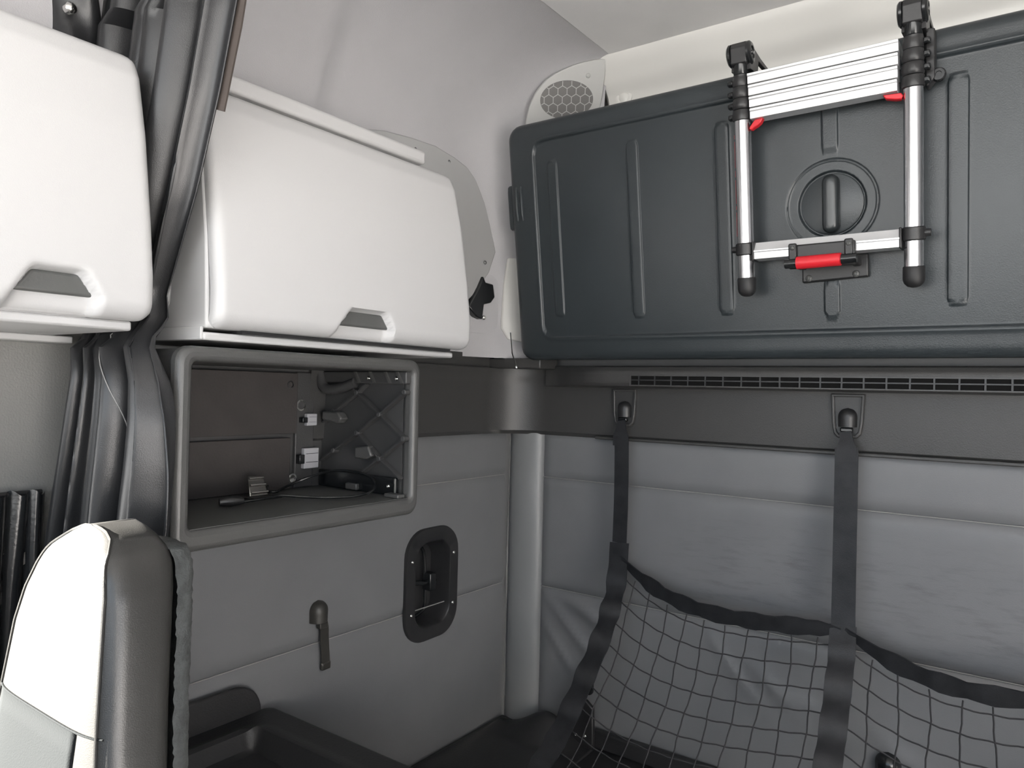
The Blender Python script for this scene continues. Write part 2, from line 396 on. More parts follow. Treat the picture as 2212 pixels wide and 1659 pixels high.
# right side, front with windscreen opening, far door with window opening, outside the picture
wall_boxes('wall_right', [(XR, XR + .1, -1.3, 0.15, 0, 2.22), (XR, XR + .1, YF - .1, -2.5, 0, 2.22), (XR, XR + .1, -2.5, -1.3, 0, 1.08), (XR, XR + .1, -2.5, -1.3, 1.66, 2.22)], 'liner', 'grey side wall of the cab with the passenger window')
wall_boxes('wall_front', [(-.15, XR + .1, YF - .1, YF, 0, 1.05), (-.15, XR + .1, YF - .1, YF, 1.97, 2.22), (-.15, 0.08, YF - .1, YF, 1.05, 1.97), (2.15, XR + .1, YF - .1, YF, 1.05, 1.97)], 'door_trim', 'front wall of the cab around the windscreen opening')
wd = wall_boxes('door_1', [(-0.15, -0.09, -1.49, -1.07, 0, 1.72), (-0.09, -0.03, -1.42, -1.07, 0, 1.72), (-0.09, -0.03, -1.49, -1.42, 0, 0.93), (-0.09, -0.03, -1.49, -1.42, 1.41, 1.72), (-0.15, -0.03, YF, -2.35, 0, 1.72), (-0.15, -0.03, -2.35, -1.49, 0, 0.93), (-0.15, -0.03, -2.35, -1.49, 1.41, 1.72)], 'door_trim', 'grey textured pillar and door trim under the front cabinet', 'door')

# ------------------------------------------------------------------ overhead cabinets (one profile, two units)
PROF = [(1.412, 0.240), (1.425, 0.258), (1.445, 0.266), (1.48, 0.266), (1.55, 0.257), (1.66, 0.239), (1.74, 0.219), (1.765, 0.205), (1.78, 0.19)]
def pf(z):
    # smooth cabinet face
    return interp(PROF, z)
def cab_door(y0, y1, notch, name, parent):
    ys = notch                                            # trapezoid grip: (yb0, yb1) at zb, (yt0, yt1) at zt
    def h(y, z):
        yb0, yb1, yt0, yt1, zt, zm = ys
        k = max(0, min(1.2, (z - zm) / (zt - zm)))
        lo = yb0 + (yt0 - yb0) * k; hi = yb1 + (yt1 - yb1) * k
        if z < zm: lo = yb0 - (zm - z) * 0.45; hi = yb1
        ins = min(y - lo, hi - y)
        a = smooth(-0.001, 0.007, ins) * (1 - smooth(zt - 0.004, zt + 0.003, z))
        dep = 0.019 if z > zm else 0.019 * smooth(1.402, zm, z) ** 0.8
        return -a * dep
    fn = lambda y, z, d: (pf(z) + d, y, z)
    return MB().hfield(y0, y1, 1.4245, 1.776, 0.016, 0.014, fn, h, 0.005, 0.02, 0.0042).build(name, 'white_plastic', parent, angle=60)
def grip(parent, notch):
    yb0, yb1, yt0, yt1, zt, zm = notch
    m = MB()
    poly = [(yb0 + .002, zm), (yb1 - .002, zm), (yt1 - .004, zt - .003), (yt0 + .004, zt - .003)]
    f = lambda y, z, d: (pf(z) - 0.019 + d, y, z)
    m.prism(poly, f, -0.004, 0.007)
    g = m.build('grip', 'grip_grey', parent, bevel=0.0035, seg=3, label='dark grey recessed grip')
    return g
# rear unit
cb = empty('overhead_cabinet', (0.12, -0.77, 1.41), 'white overhead cabinet above the empty open box, behind the curtain', 'cabinet')
NOTR = (-0.826, -0.706, -0.803, -0.722, 1.474, 1.447)
dr = cab_door(-1.040, -0.495, NOTR, 'door', cb); grip(dr, NOTR)
cbody = MB().prism([(0.004, 1.425), (0.242, 1.425), (0.236, 1.55), (0.218, 1.68), (0.18, 1.772), (0.10, 1.790), (0.004, 1.790)], lambda a, b, d: (a, d, b), -1.042, -0.515).build('body', 'white_plastic', cb, bevel=.004)
MB().box(0.006, 0.238, -1.043, -0.52, 1.4085, 1.4195).build('base_rail', 'white_plastic', cb, bevel=0.003)
MB().box(0.02, 0.248, -0.99, -0.54, 1.4196, 1.4246).build('shadow_gap_strip', 'black_plastic', cb)
MB().box(0.095, 0.178, -1.04, -0.545, 1.786, 1.812).build('top_lip', 'white_plastic', cb, bevel=0.006, seg=3)
MB().hfield(0.075, 0.150, 1.446, 1.56, .028, .008, lambda a, b, h: (a, -1.0425 - .004 - h, b), None, .012, .004).build('side_scoop', 'flange_grey', cb)
MB().box(0.012, 0.236, -1.0465, -1.042, 1.409, 1.427).build('side_foot', 'white_plastic', cb, bevel=0.0015)
# mounting flange on the wall with screws
fl = [(-0.62, 1.870), (-0.50, 1.898), (-0.42, 1.906), (-0.34, 1.910), (-0.27, 1.902), (-0.222, 1.890), (-0.193, 1.867), (-0.175, 1.835), (-0.165, 1.814), (-0.151, 1.769), (-0.137, 1.714), (-0.133, 1.695), (-0.149, 1.641), (-0.186, 1.587), (-0.25, 1.53), (-0.62, 1.50)]
def flo(z): return liner_x(z)
def liner_x(z):
    return 0.0 if z < 1.86 else (1 - math.cos(math.asin(min(1, (z - 1.86) / .30)))) * .30
def corner_x(y):
    return 0.0 if y < -.25 else 0.25 - math.sqrt(max(0, .0625 - (y + .25) ** 2))
mo = MB().prism([(a, b) for a, b in fl], lambda a, b, d: (d + liner_x(b) + corner_x(a), a, b), 0.0, 0.012)
fo = mo.build('mounting_flange', 'flange_grey', cb, bevel=0.003, label='grey curved mounting flange with screws')
MB().prism([(-0.099, 1.685), (-0.107, 1.61), (-0.110, 1.53), (-0.110, 1.505), (-0.095, 1.478), (-0.06, 1.47), (-0.06, 1.685)], lambda a, b, d: (d + corner_x(a), a, b), -0.001, 0.006).build('corner_pad', 'cove', bpy.data.objects['wall_left'], bevel=.003)
for y, z in ((-0.405, 1.883), (-0.290, 1.885), (-0.203, 1.850), (-0.168, 1.762), (-0.162, 1.665)):
    screw(fo, (0.0125 + liner_x(z) + corner_x(y), y, z), (1, -1.2 * max(0, y + .25) / .1 * .4, -.1), 0.006, 'grip_grey')
# latch catch below the flange
kc = empty('wall_catch', (0.02, -0.165, 1.55), 'small black catch on the wall beside the folded bunk', 'catch')
cxy = lambda y: corner_x(y)
MB().prism([(-0.215, 1.55), (-0.19, 1.528), (-0.172, 1.522), (-0.168, 1.56), (-0.150, 1.565), (-0.140, 1.58), (-0.145, 1.612), (-0.165, 1.615), (-0.172, 1.630), (-0.185, 1.60)], lambda a, b, d: (d + corner_x(a), a, b), 0.002, 0.022).build('catch_body', 'black_gloss', kc, bevel=0.003)
screw(kc, (0.012 + corner_x(-.16), -0.16, 1.528), (1, -.4, 0), 0.006)
MB().prism(rrect(-0.225, -0.118, 1.49, 1.64, .03), lambda a, b, d: (d + corner_x(a), a, b), -.001, 0.0028).build('back_plate', 'liner', kc)

# front unit, foreground
cf = empty('overhead_cabinet', (0.12, -1.45, 1.41), 'white overhead cabinet in front of the curtain, cut by the picture edge', 'cabinet')
NOTF = (-1.284, -1.192, -1.266, -1.209, 1.4755, 1.4475)
df = cab_door(-1.66, -1.125, NOTF, 'door', cf); grip(df, NOTF)
MB().prism([(-0.02, 1.425), (0.242, 1.425), (0.236, 1.55), (0.218, 1.68), (0.18, 1.772), (-0.02, 1.775)], lambda a, b, d: (a, d, b), -1.68, -1.145).build('body', 'white_plastic', cf, bevel=.004)
MB().box(-0.02, 0.236, -1.675, -1.14, 1.4125, 1.4248).build('base_rail', 'white_plastic', cf, bevel=0.003)
MB().box(-0.029, 0.02, -1.675, -1.115, 1.402, 1.4124).build('fixing_strip', 'white_plastic', cf, bevel=0.002)

# ------------------------------------------------------------------ open box below the rear cabinet
bx = empty('open_box', (0.13, -0.86, 1.12), 'empty dark grey open-fronted box under the rear white cabinet', 'box')
fr = lambda y, z, d: (d, y, z)
BO = (-1.086, -0.622, 1.122, 1.399); BI = (-1.064, -0.642, 1.152, 1.378)
out = rrect(*BO, 0.022); inn = rrect(*BI, 0.008)
MB().ring(out, inn, fr, 0.225, 0.252).build('front_frame', 'box_plastic', bx, bevel=0.009, seg=3, angle=30)
o2 = rrect(BO[0] + .003, BO[1] - .003, BO[2] + .003, BO[3] - .003, 0.020); i2 = rrect(BI[0] - .001, BI[1] + .001, BI[2] - .001, BI[3] + .001, 0.008)
MB().ring(o2, i2, fr, 0.001, 0.226).build('shell', 'box_inside', bx, angle=30)
MB().box(0.001, 0.006, BI[0] - .01, BI[1] + .01, BI[2] - .01, BI[3] + .01).build('rear_panel', 'box_inside', bx)
MB().box(0.007, 0.247, BI[0] + .001, BI[1] - .001, BI[2], BI[2] + .0009).build('floor_liner', 'grip_grey', bx)
MB().box(0.0061, 0.020, -1.06, -0.713, 1.258, 1.372).build('board', 'board', bx, bevel=0.001)
MB().box(0.0061, 0.017, -1.06, -0.724, 1.154, 1.250).build('board', 'board', bx, bevel=0.001)
def hole(y, z, r, x=0.012):
    m = MB().lathe([(r, 0), (r, 0.003), (r * .7, 0.0035), (r * .66, 0.001), (r * .1, 0.0005)], lambda a, b, h: (x + h, y + a, z + b), 18)
    return m
hole(-0.70, 1.311, 0.011).build('mounting_boss', 'steel', bx); hole(-0.716, 1.172, 0.010).build('mounting_boss', 'steel', bx)
hole(-0.73, 1.350, 0.007, 0.018).build('board_hole', 'black_plastic', bx)
MB().box(0.006, 0.014, -0.711, -0.668, 1.154, 1.374).build('side_bracket', 'box_inside', bx, bevel=.002)
for y0, y1, z0, z1 in ((-0.704, -0.668, 1.272, 1.295), (-0.709, -0.662, 1.190, 1.229)):
    c = MB().box(0.014, 0.024, y0 + .012, y1, z0, z1).build('connector', 'connector', bx, bevel=.0015)
    MB().box(0.0139, 0.026, y0, y0 + .012, z0 + .25 * (z1 - z0), z0 + .7 * (z1 - z0)).build('connector_latch', 'black_gloss', c, bevel=.001)
    MB().box(0.0241, 0.0255, y0 + .016, y1 - .003, z0 + .3 * (z1 - z0), z0 + .32 * (z1 - z0)).box(0.0241, 0.0255, y0 + .016, y1 - .003, z0 + .72 * (z1 - z0), z0 + .74 * (z1 - z0)).build('connector_slot', 'black_plastic', c)
# lattice ribs on the inner right wall
yw = BI[1] - 0.0005
def rib(a, b, t=0.0045, pr=0.011):
    A = Vector((a[0], 0, a[1])); Bv = Vector((b[0], 0, b[1])); d = (Bv - A).normalized(); n = Vector((-d.z, 0, d.x)) * t / 2
    m = MB(); vs = []
    for p in (A, Bv):
        for q, yy in ((n, 0), (-n, 0), (-n * .6, -pr), (n * .6, -pr)): vs.append((p.x + q.x, yw + yy, p.z + q.z))
    return m.add(vs, [(0, 1, 2, 3), (7, 6, 5, 4), (0, 4, 5, 1), (1, 5, 6, 2), (2, 6, 7, 3), (3, 7, 4, 0)]).build('rib', 'box_inside', bx, smooth=False)
nodes = {'a': (0.116, 1.338), 'b': (0.177, 1.299), 'c': (0.119, 1.262), 'd': (0.240, 1.258), 'e': (0.053, 1.300), 'f': (0.240, 1.341), 'g': (0.055, 1.225), 'h': (0.180, 1.218), 'i': (0.02, 1.277), 'j': (0.016, 1.203), 'k': (0.093, 1.355), 'l': (0.14, 1.355), 'm': (0.135, 1.19), 'n': (0.232, 1.186)}
for p, q in ('ka', 'al', 'ab', 'ae', 'ei', 'bc', 'bd', 'bf', 'cg', 'gj', 'dh', 'hm', 'hn', 'ch'): rib(nodes[p], nodes[q])
for k in 'abcdefgh':
    x, z = nodes[k]; MB().lathe([(0.005, 0), (0.005, 0.0125), (0.0035, 0.0135), (.001, 0.013)], lambda a, b, h, x=x, z=z: (x + a, yw - h, z + b), 10).build('rib_boss', 'box_inside', bx)
MB().box(0.02, 0.245, yw - .012, yw, 1.356, 1.3775).build('top_rail', 'box_inside', bx, bevel=.002)
for x in (0.125, 0.165, 0.205, 0.235): MB().prism([(x, 1.357), (x + .005, 1.357), (x - .008, 1.3775), (x - .013, 1.3775)], lambda a, b, d: (a, d, b), yw - .0165, yw - .0121).build('gusset', 'box_plastic', bx)
for x in (0.15, 0.222): screw(bx, (x, yw - .0125, 1.365), (0, -1, 0), 0.0045)
MB().box(0.012, 0.222, yw - .010, yw, 1.154, 1.186).build('slide_rail', 'black_gloss', bx, bevel=.002)
MB().box(0.222, 0.2245, yw - .014, yw - .0101, 1.160, 1.186).build('rail_stop', 'steel', bx)
MB().box(0.10, 0.13, yw - .019, yw - .0101, 1.156, 1.168).build('rail_catch', 'box_plastic', bx, bevel=.002)
MB().box(0.212, 0.247, yw - .028, yw - .0101, 1.153, 1.160).build('rail_foot', 'box_plastic', bx, bevel=.002)
screw(bx, (0.205, yw - .0105, 1.170), (0, -1, 0), 0.004)
MB().prism([(0.03, 1.300), (0.075, 1.300), (0.085, 1.287), (0.075, 1.278), (0.03, 1.283)], lambda a, b, d: (a, d, b), yw - .02, yw).build('clip_boss', 'box_plastic', bx, bevel=.003)
MB().prism([(0.12, 1.236), (0.155, 1.240), (0.165, 1.222), (0.15, 1.215), (0.12, 1.215)], lambda a, b, d: (a, d, b), yw - .016, yw).build('clip_boss', 'box_plastic', bx, bevel=.003)
def arc_duct():
    return catmull([(0.012, yw - .012, 1.375), (0.03, yw - .014, 1.345), (0.07, yw - .012, 1.345), (0.11, yw - .008, 1.357)], 6)
MB().tube(arc_duct(), 0.010, 10).build('duct', 'box_inside', bx)
# things lying in the box
zf = BI[2] + 0.0022
cpts = [(0.13, -0.905, zf + .006), (0.135, -0.868, zf + .008), (0.128, -0.83, zf + .009), (0.15, -0.80, zf + .006), (0.185, -0.77, zf + .005), (0.205, -0.73, zf + .006), (0.205, -0.69, zf + .012), (0.18, -0.665, zf + .026), (0.135, -0.665, zf + .037), (0.085, -0.68, zf + .036), (0.05, -0.70, zf + .024), (0.035, -0.73, zf + .012), (0.045, -0.765, zf + .005), (0.065, -0.79, zf + .005), (0.05, -0.80, zf + .006), (0.035, -0.785, zf + .012)]
cc = empty('power_cable', (0.13, -0.78, zf), 'thin looped cable lying in the empty open box', 'cable')
MB().tube(catmull(cpts, 8), 0.0023, 8).build('cable', 'black_gloss', cc)
MB().tube([(0.118, -0.935, zf + .008), (0.124, -0.92, zf + .009), (0.130, -0.90, zf + .008)], [0.006, 0.009, 0.005], 10).build('plug', 'black_plastic', cc)
bk = empty('metal_bracket', (0.06, -0.83, zf), 'small shiny metal bracket beside the cable in the box', 'bracket')
def tilt(x, y, z): 
    return (x, y, z)
MB().prism([(-0.845, zf), (-0.808, zf), (-0.806, zf + .034), (-0.836, zf + .036)], lambda a, b, d: (d + (b - zf) * -.6, a, b), 0.066, 0.069).build('plate', 'steel', bk, bevel=.001)
for z in (0.008, 0.020, 0.031): MB().tube([(0.0715 - z * .6, -0.843 + z * .2, zf + z), (0.0715 - z * .6, -0.808, zf + z)], 0.0022, 8).build('fold', 'steel', bk)
MB().box(0.052, 0.098, -0.856, -0.80, zf - .0005, zf + .003).build('foot_plate', 'black_plastic', bk, bevel=.001)

# ------------------------------------------------------------------ recessed latch on the side wall
lt = empty('recessed_latch', (0.0, LATCH[0], LATCH[1] - .13), 'black oval recessed latch in the padded side wall', 'latch')
oy = (LATCH[0] - 0.0905, LATCH[0] + 0.0905, LATCH[1] - 0.131, LATCH[1] + 0.131)
def warp(y, z, d): return (d, y, z + 0.0)
o = rrect(*oy, 0.062, 8); i1 = rrect(oy[0] + .030, oy[1] - .030, oy[2] + .030, oy[3] - .030, 0.042, 8); i2 = rrect(oy[0] + .040, oy[1] - .040, oy[2] + .046, oy[3] - .046, 0.036, 8)
m = MB(); n = len(o)
rings = [([(a, b) for a, b in o], 0.000), (o, 0.004), ([(a * .985 + LATCH[0] * .015, b * .985 + LATCH[1] * .015) for a, b in o], 0.008), (i1, 0.009), ([(a * .97 + LATCH[0] * .03, b * .97 + LATCH[1] * .03) for a, b in i1], 0.006), ([(a * .94 + LATCH[0] * .06, b * .94 + LATCH[1] * .06) for a, b in i1], -0.012), (i2, -0.046)]
vs = [warp(a, b, d) for poly, d in rings for a, b in poly]
fs = [(r * n + k, r * n + (k + 1) % n, (r + 1) * n + (k + 1) % n, (r + 1) * n + k) for r in range(len(rings) - 1) for k in range(n)] + [tuple((len(rings) - 1) * n + k for k in range(n))]
m.add(vs, fs).build('bezel', 'black_plastic', lt, angle=50)
for y, z in ((-0.374, 0.953), (-0.230, 0.953), (-0.374, 0.832), (-0.230, 0.832)): screw(lt, (0.0085, y, z), (1, 0, 0), 0.0042)
MB().tube([(-0.022, LATCH[0] - .045, LATCH[1] + .004), (-0.020, LATCH[0], LATCH[1] - .004), (-0.022, LATCH[0] + .04, LATCH[1] - .004)], 0.006, 10).build('cross_bar', 'black_gloss', lt)
MB().box(-0.035, -0.008, LATCH[0] + .008, LATCH[0] + .030, LATCH[1] - .024, LATCH[1] + .018).build('latch_block', 'black_gloss', lt, bevel=.003)
MB().tube(catmull([(-0.030, LATCH[0] - .035, LATCH[1] + .075), (-0.030, LATCH[0] + .005, LATCH[1] + .07), (-0.028, LATCH[0] + .012, LATCH[1] - .05), (-0.030, LATCH[0] + .0, LATCH[1] - .075), (-0.032, LATCH[0] - .04, LATCH[1] - .083)], 6), 0.004, 8).build('pull_rod', 'black_gloss', lt)

# ------------------------------------------------------------------ hook with hanging strap on the side wall
def dome(c, n, r, ln, parent, material, name='dome', squash=0.7):
    n = Vector(n).normalized(); up = Vector((0, 0, 1)); sd_ = up.cross(n).normalized(); c = Vector(c)
    def fn(u, v):
        a = PI * u                                           # across the front
        zz = -ln * .5 + (ln) * v
        k = 1.0 if zz < 0 else math.sqrt(max(0.0, 1 - (zz / (ln * .5)) ** 2))
        k *= 1.0 - 0.06 * (1 - v)
        return c + sd_ * (-math.cos(a) * r * k) + n * (math.sin(a) * r * squash * k) + up * zz
    m = MB().grid(fn, 17, 16)
    b0 = [c + sd_ * (-math.cos(PI * k / 16) * r * .94) + n * (math.sin(PI * k / 16) * r * squash * .94) - up * ln * .5 for k in range(17)]
    m.add(b0, [tuple(range(17))])
    return m.build(name, material, parent)
hk = empty('coat_hook', (0.01, -0.635, 0.79), 'brown-black hook with a short hanging strap on the side wall', 'hook')
dome((0.001, -0.636, 0.902), (1, 0, 0), 0.021, 0.042, hk, 'hook_brown', squash=1.0)
MB().ribbon(catmull([(0.010, -0.634, 0.895), (0.014, -0.630, 0.872), (0.009, -0.624, 0.845), (0.008, -0.620, 0.81), (0.008, -0.618, 0.788)], 6), (0, 1, 0), 0.020, 0.003).build('strap', 'hook_brown', hk)
MB().box(0.004, 0.012, -0.630, -0.607, 0.782, 0.798).build('strap_end', 'hook_brown', hk, bevel=.003)
MB().box(0.004, 0.016, -0.641, -0.621, 0.868, 0.880).build('buckle', 'hook_brown', hk, bevel=.002)

# ------------------------------------------------------------------ folded upper bunk panel
SL = 0.15; NRM = Vector((0, -1, -SL)).normalized()
def PP(x, z, off=0.0):
    zb = z - off * NRM.z
    return Vector((x, -0.12 - SL * (zb - 1.42) + off * NRM.y, z))
def PPf(a, b, h): return PP(a, b, 0) + NRM * h
RIBS = [(0.236, 1.525, 1.880, 0.012), (0.440, 1.515, 1.890, 0.013), (0.637, 1.513, 1.892, 0.014), (1.043, 1.513, 1.896, 0.015), (1.25, 1.513, 1.896, 0.015), (1.45, 1.513, 1.896, 0.015), (1.65, 1.513, 1.896, 0.015), (1.85, 1.513, 1.896, .015)]
def sdr(x, z, x0, x1, z0, z1, r):
    qx = abs(x - (x0 + x1) / 2) - (x1 - x0) / 2 + r; qz = abs(z - (z0 + z1) / 2) - (z1 - z0) / 2 + r
    return math.hypot(max(qx, 0), max(qz, 0)) + min(max(qx, qz), 0) - r
def relief(x, z):
    d = sdr(x, z, 0.188, 1.98, 1.478, 1.926, 0.03)
    h = -0.0045 * (1 - smooth(-0.002, 0.002, d)) + 0.0018 * math.exp(-((d - 0.006) / 0.003) ** 2)
    for cx, z0, z1, r in RIBS:
        if abs(x - cx) < 0.03:
            zz = max(z0 + r, min(z1 - r, z)); e = math.hypot(x - cx, z - zz) - r
            h += 0.0032 * (1 - smooth(-0.0014, 0.0014, e))
    if 0.74 < x < 0.94:
        e = math.hypot(x - 0.840, z - 1.708)
        h -= 0.0025 * (1 - smooth(0.0755, 0.0785, e)); h -= 0.006 * (1 - smooth(0.0575, 0.0605, e))
        h -= 0.0022 * math.exp(-((e - .0795) / .0016) ** 2)
        for z0, z1 in ((1.806, 1.905), (1.502, 1.57)):
            e = sdr(x, z, 0.826, 0.853, z0, z1, 0.004 if z0 > 1.6 else 0.0125)
            h += 0.0032 * (1 - smooth(-0.0014, 0.0014, e))
    return h
pn = empty('folded_bunk_panel', (1.1, -0.11, 1.42), 'large dark slate plastic panel of the folded upper bunk with upright ribs', 'bunk')
MB().hfield(0.112, 2.10, 1.4215, 1.975, 0.035, 0.020, PPf, relief, 0.007, 0.045, 0.007,
    xa=[cx + sg * r + q for cx, _, _, r in RIBS for sg in (-1, 1) for q in (-.0016, -.0008, .0001, .0008, .0016)] + [0.188 + q for q in (-.003, -.0015, .0011, .0015, .003, .0045, .006, .008, .010)] + [0.7525 + .0013 * i for i in range(136)],
    xb=[1.478 + q for q in (-.010, -.006, -.003, -.0015, .0002, .0015, .003)] + [1.926 + q for q in (-.003, -.0015, .0002, .0015, .003, .0045, .006, .008, .010)] + [1.622 + .0013 * i for i in range(134)] + [1.505 + .0025 * i for i in range(10)] + [1.875 + .0025 * i for i in range(10)]).build('panel', 'panel', pn, angle=70)
tb = MB().hfield(0.099, 0.16, 1.735, 1.842, 0.010, 0.006, lambda a, b, h: PPf(a, b, h - .010), None, 0.01, 0.025).build('side_tab', 'panel', pn)
for x in (0.134, 0.148): MB().tube([PP(x, 1.755, -.003), PP(x, 1.77, .000), PP(x, 1.825, .000), PP(x, 1.835, -.004)], 0.004, 8).build('tab_ridge', 'panel', pn)
# rotary latch in the ring
ld = MB().lathe([(0.0555, -0.004), (0.0545, -0.001), (0.052, 0.0), (0.001, 0.0)], lambda a, b, h: PP(0.840 + a, 1.708 + b, 0) + NRM * (h - 0.0125 + .004), 48).build('latch_disc', 'panel', pn)
MB().hfield(-0.0148, 0.0148, -0.053, 0.053, 0.0147, 0.010, lambda a, b, h: PP(0.840 + a, 1.708 + b, 0) + NRM * (h - 0.008 + 0.019), None, 0.003, 0.019, 0.006).build('turn_handle', 'panel_gloss', ld)
# thin cable dropping from the panel edge to the trim
tcb = empty('thin_cable', (0.095, -0.115, 1.40), 'thin steel cable hanging at the lower corner of the folded bunk', 'cable')
MB().tube([(0.104, -0.150, 1.49), (0.100, -0.135, 1.44), (0.096, -0.11, 1.408)], 0.0014, 6).build('wire', 'steel', tcb)
MB().lathe([(0.005, 0), (0.005, 0.003), (0.002, 0.006)], lambda a, b, h: (0.096 + a, -0.11 + b, 1.4045 + h), 10).build('wire_foot', 'steel', tcb)

# ------------------------------------------------------------------ telescopic ladder on the panel
ldr = empty('telescopic_ladder', tuple(PP(0.84, 1.545, 0.03)), 'folded telescopic aluminium ladder hung on the dark bunk panel', 'ladder')
OFF = 0.05
def rail(x):
    P = lambda z, o=OFF: PP(x, z, o)
    rl_ = MB().tube([P(1.572), P(1.72), P(1.868)], 0.0150, 24).build('rail', 'aluminium', ldr, label='silver aluminium rail tube')
    m = MB().tube([P(1.541), P(1.543), P(1.549), P(1.556), P(1.575), P(1.577)], [0.004, 0.010, 0.0155, 0.0172, 0.0172, 0.016], 20).build('rubber_foot', 'rubber', ldr)
    for k in range(4):
        z0 = 1.866 + k * 0.0205
        MB().tube([P(z0), P(z0 + .0015), P(z0 + .008), P(z0 + .014), P(z0 + .019), P(z0 + .0198)], [0.0150, 0.0172 - k * .0006, 0.0185 - k * .0006, 0.0172 - k * .0006, 0.0165 - k * .0006, 0.0150], 20).build('collar', 'black_plastic', ldr)
        s = 1 if x < .8 else -1
        MB().box(x - s * .020 - .006, x - s * .020 + .006, -0.006, .006, z0 + .004, z0 + .014, fn=lambda a, b, c: PP(a, c, OFF) + Vector((0, b, 0))).build('locking_pin', 'black_gloss', ldr, bevel=.003)
    MB().tube([P(1.948), P(1.950), P(1.980), P(1.981)], [0.012, 0.0135, 0.0125, 0.010], 20).build('inner_tube', 'black_gloss', ldr)
    # clamp of the lowest rung
    MB().tube([P(1.619), P(1.621), P(1.640), P(1.642)], [0.0165, 0.0185, 0.0185, 0.0165], 20).build('clamp', 'black_plastic', ldr)
    s = 1 if x < .8 else -1
    MB().tube([PP(x - s * .014, 1.631, OFF), PP(x - s * .026, 1.631, OFF)], [0.007, 0.006], 12).build('clamp_knob', 'black_plastic', ldr)
    # hinge head gripping the top edge of the panel
    cz = 1.985; m = MB()
    hw = 0.021
    m.prism([(-0.014, -0.020), (0.014, -0.024), (0.018, 0.008), (0.010, 0.019), (-0.008, 0.019), (-0.016, 0.008)], lambda a, b, d: PP(x + d, cz + b, OFF - a), -hw + .006, hw - .006)
    hd = m.build('hinge_head', 'black_plastic', ldr, bevel=.002)
    for sx in (-1, 1):
        MB().lathe([(0.020, 0), (0.020, 0.004), (0.017, 0.007), (0.011, 0.008), (0.010, .006), (0.004, .006), (.003, .008), (0.0005, 0.008)], lambda a, b, h, sx=sx: PP(x + sx * (hw - .006 + h), cz + b, OFF - a), 20).build('hinge_cap', 'black_gloss', hd)
    for dx in (-.017, .011):
        MB().prism([(-0.004, -0.03), (0.002, 0.016), (0.014, 0.016), (0.060, 0.010), (0.109, 0.008), (0.109, -.030), (0.1015, -.030), (0.1015, 0.001), (0.046, 0.001), (0.040, -.026)], lambda a, b, d: PP(x + dx + d, cz + b, OFF - a), 0.0, 0.008).build('hook_plate', 'black_plastic', hd, bevel=.001)
rail(0.697); rail(0.983)
# bracket plate beside the far rail
MB().prism([(0.9985, 1.965), (1.012, 1.962), (1.012, 1.885), (1.002, 1.873), (0.9985, 1.873)], lambda a, b, d: PP(a, b, d), 0.006, 0.03).build('side_bracket', 'black_plastic', ldr, bevel=.002)
MB().lathe([(0.011, 0), (0.011, 0.004), (0.009, .006), (.005, .006), (.0045, .004), (.0005, .004)], lambda a, b, h: PP(1.017 + a, 1.889 + b, 0.022 + h), 18).build('bracket_knob', 'black_gloss', ldr)
for k in range(4):
    z1 = 1.944 - k * 0.0208; x0 = 0.7125 + k * .001; x1 = 0.963 - k * .0007
    prof = [(0.012, z1), (0.0155, z1 - .001), (0.0155, z1 - .0052), (0.0135, z1 - .006), (0.0135, z1 - .0188), (-0.012, z1 - .0188), (-0.012, z1)]
    MB().prism(prof, lambda a, b, d: PP(d, b, OFF + a), x0, x1).build('rung', 'rung_aluminium', ldr, bevel=.0006)
prof = [(0.004, 1.640), (0.0145, 1.625), (0.0155, 1.624), (0.0155, 1.621), (0.0145, 1.6205), (0.0145, 1.608), (-0.014, 1.608), (-0.014, 1.640)]
MB().prism(prof, lambda a, b, d: PP(d, b, OFF + a), 0.716, 0.964).build('rung', 'rung_aluminium', ldr, bevel=.0006)
for x0, x1 in ((0.7125, 0.7175), (0.9625, 0.967)): MB().box(x0, x1, -.016, .012, 1.606, 1.641, fn=lambda a, b, c: PP(a, c, OFF - b)).build('rung_cap', 'black_plastic', ldr, bevel=.002)
MB().prism([(0.722, 1.862), (0.738, 1.863), (0.733, 1.855), (0.727, 1.851), (0.722, 1.849), (0.716, 1.8455), (0.712, 1.8465), (0.712, 1.850), (0.717, 1.856)], lambda a, b, d: PP(a, b, OFF + d), -0.004, 0.008).build('release_tab', 'red', ldr, bevel=.0015, label='red release tab')
MB().prism([(0.938, 1.862), (0.966, 1.860), (0.969, 1.855), (0.966, 1.850), (0.957, 1.851), (0.948, 1.8535), (0.942, 1.855)], lambda a, b, d: PP(a, b, OFF + d), -0.004, 0.008).build('release_tab', 'red', ldr, bevel=.0015, label='red release tab')
# red marks printed along the rail
for z0, z1 in ((1.655, 1.70), (1.705, 1.712), (1.716, 1.76), (1.765, 1.777), (1.782, 1.83), (1.835, 1.842)):
    a = -2.55
    MB().ribbon([PP(0.697 + .0152 * math.cos(.25 + PI), z, OFF + .0152 * math.sin(.25)) for z in (z0, z1)], (0.2, -1, 0), 0.003, 0.0003).build('red_print', 'red', ldr)
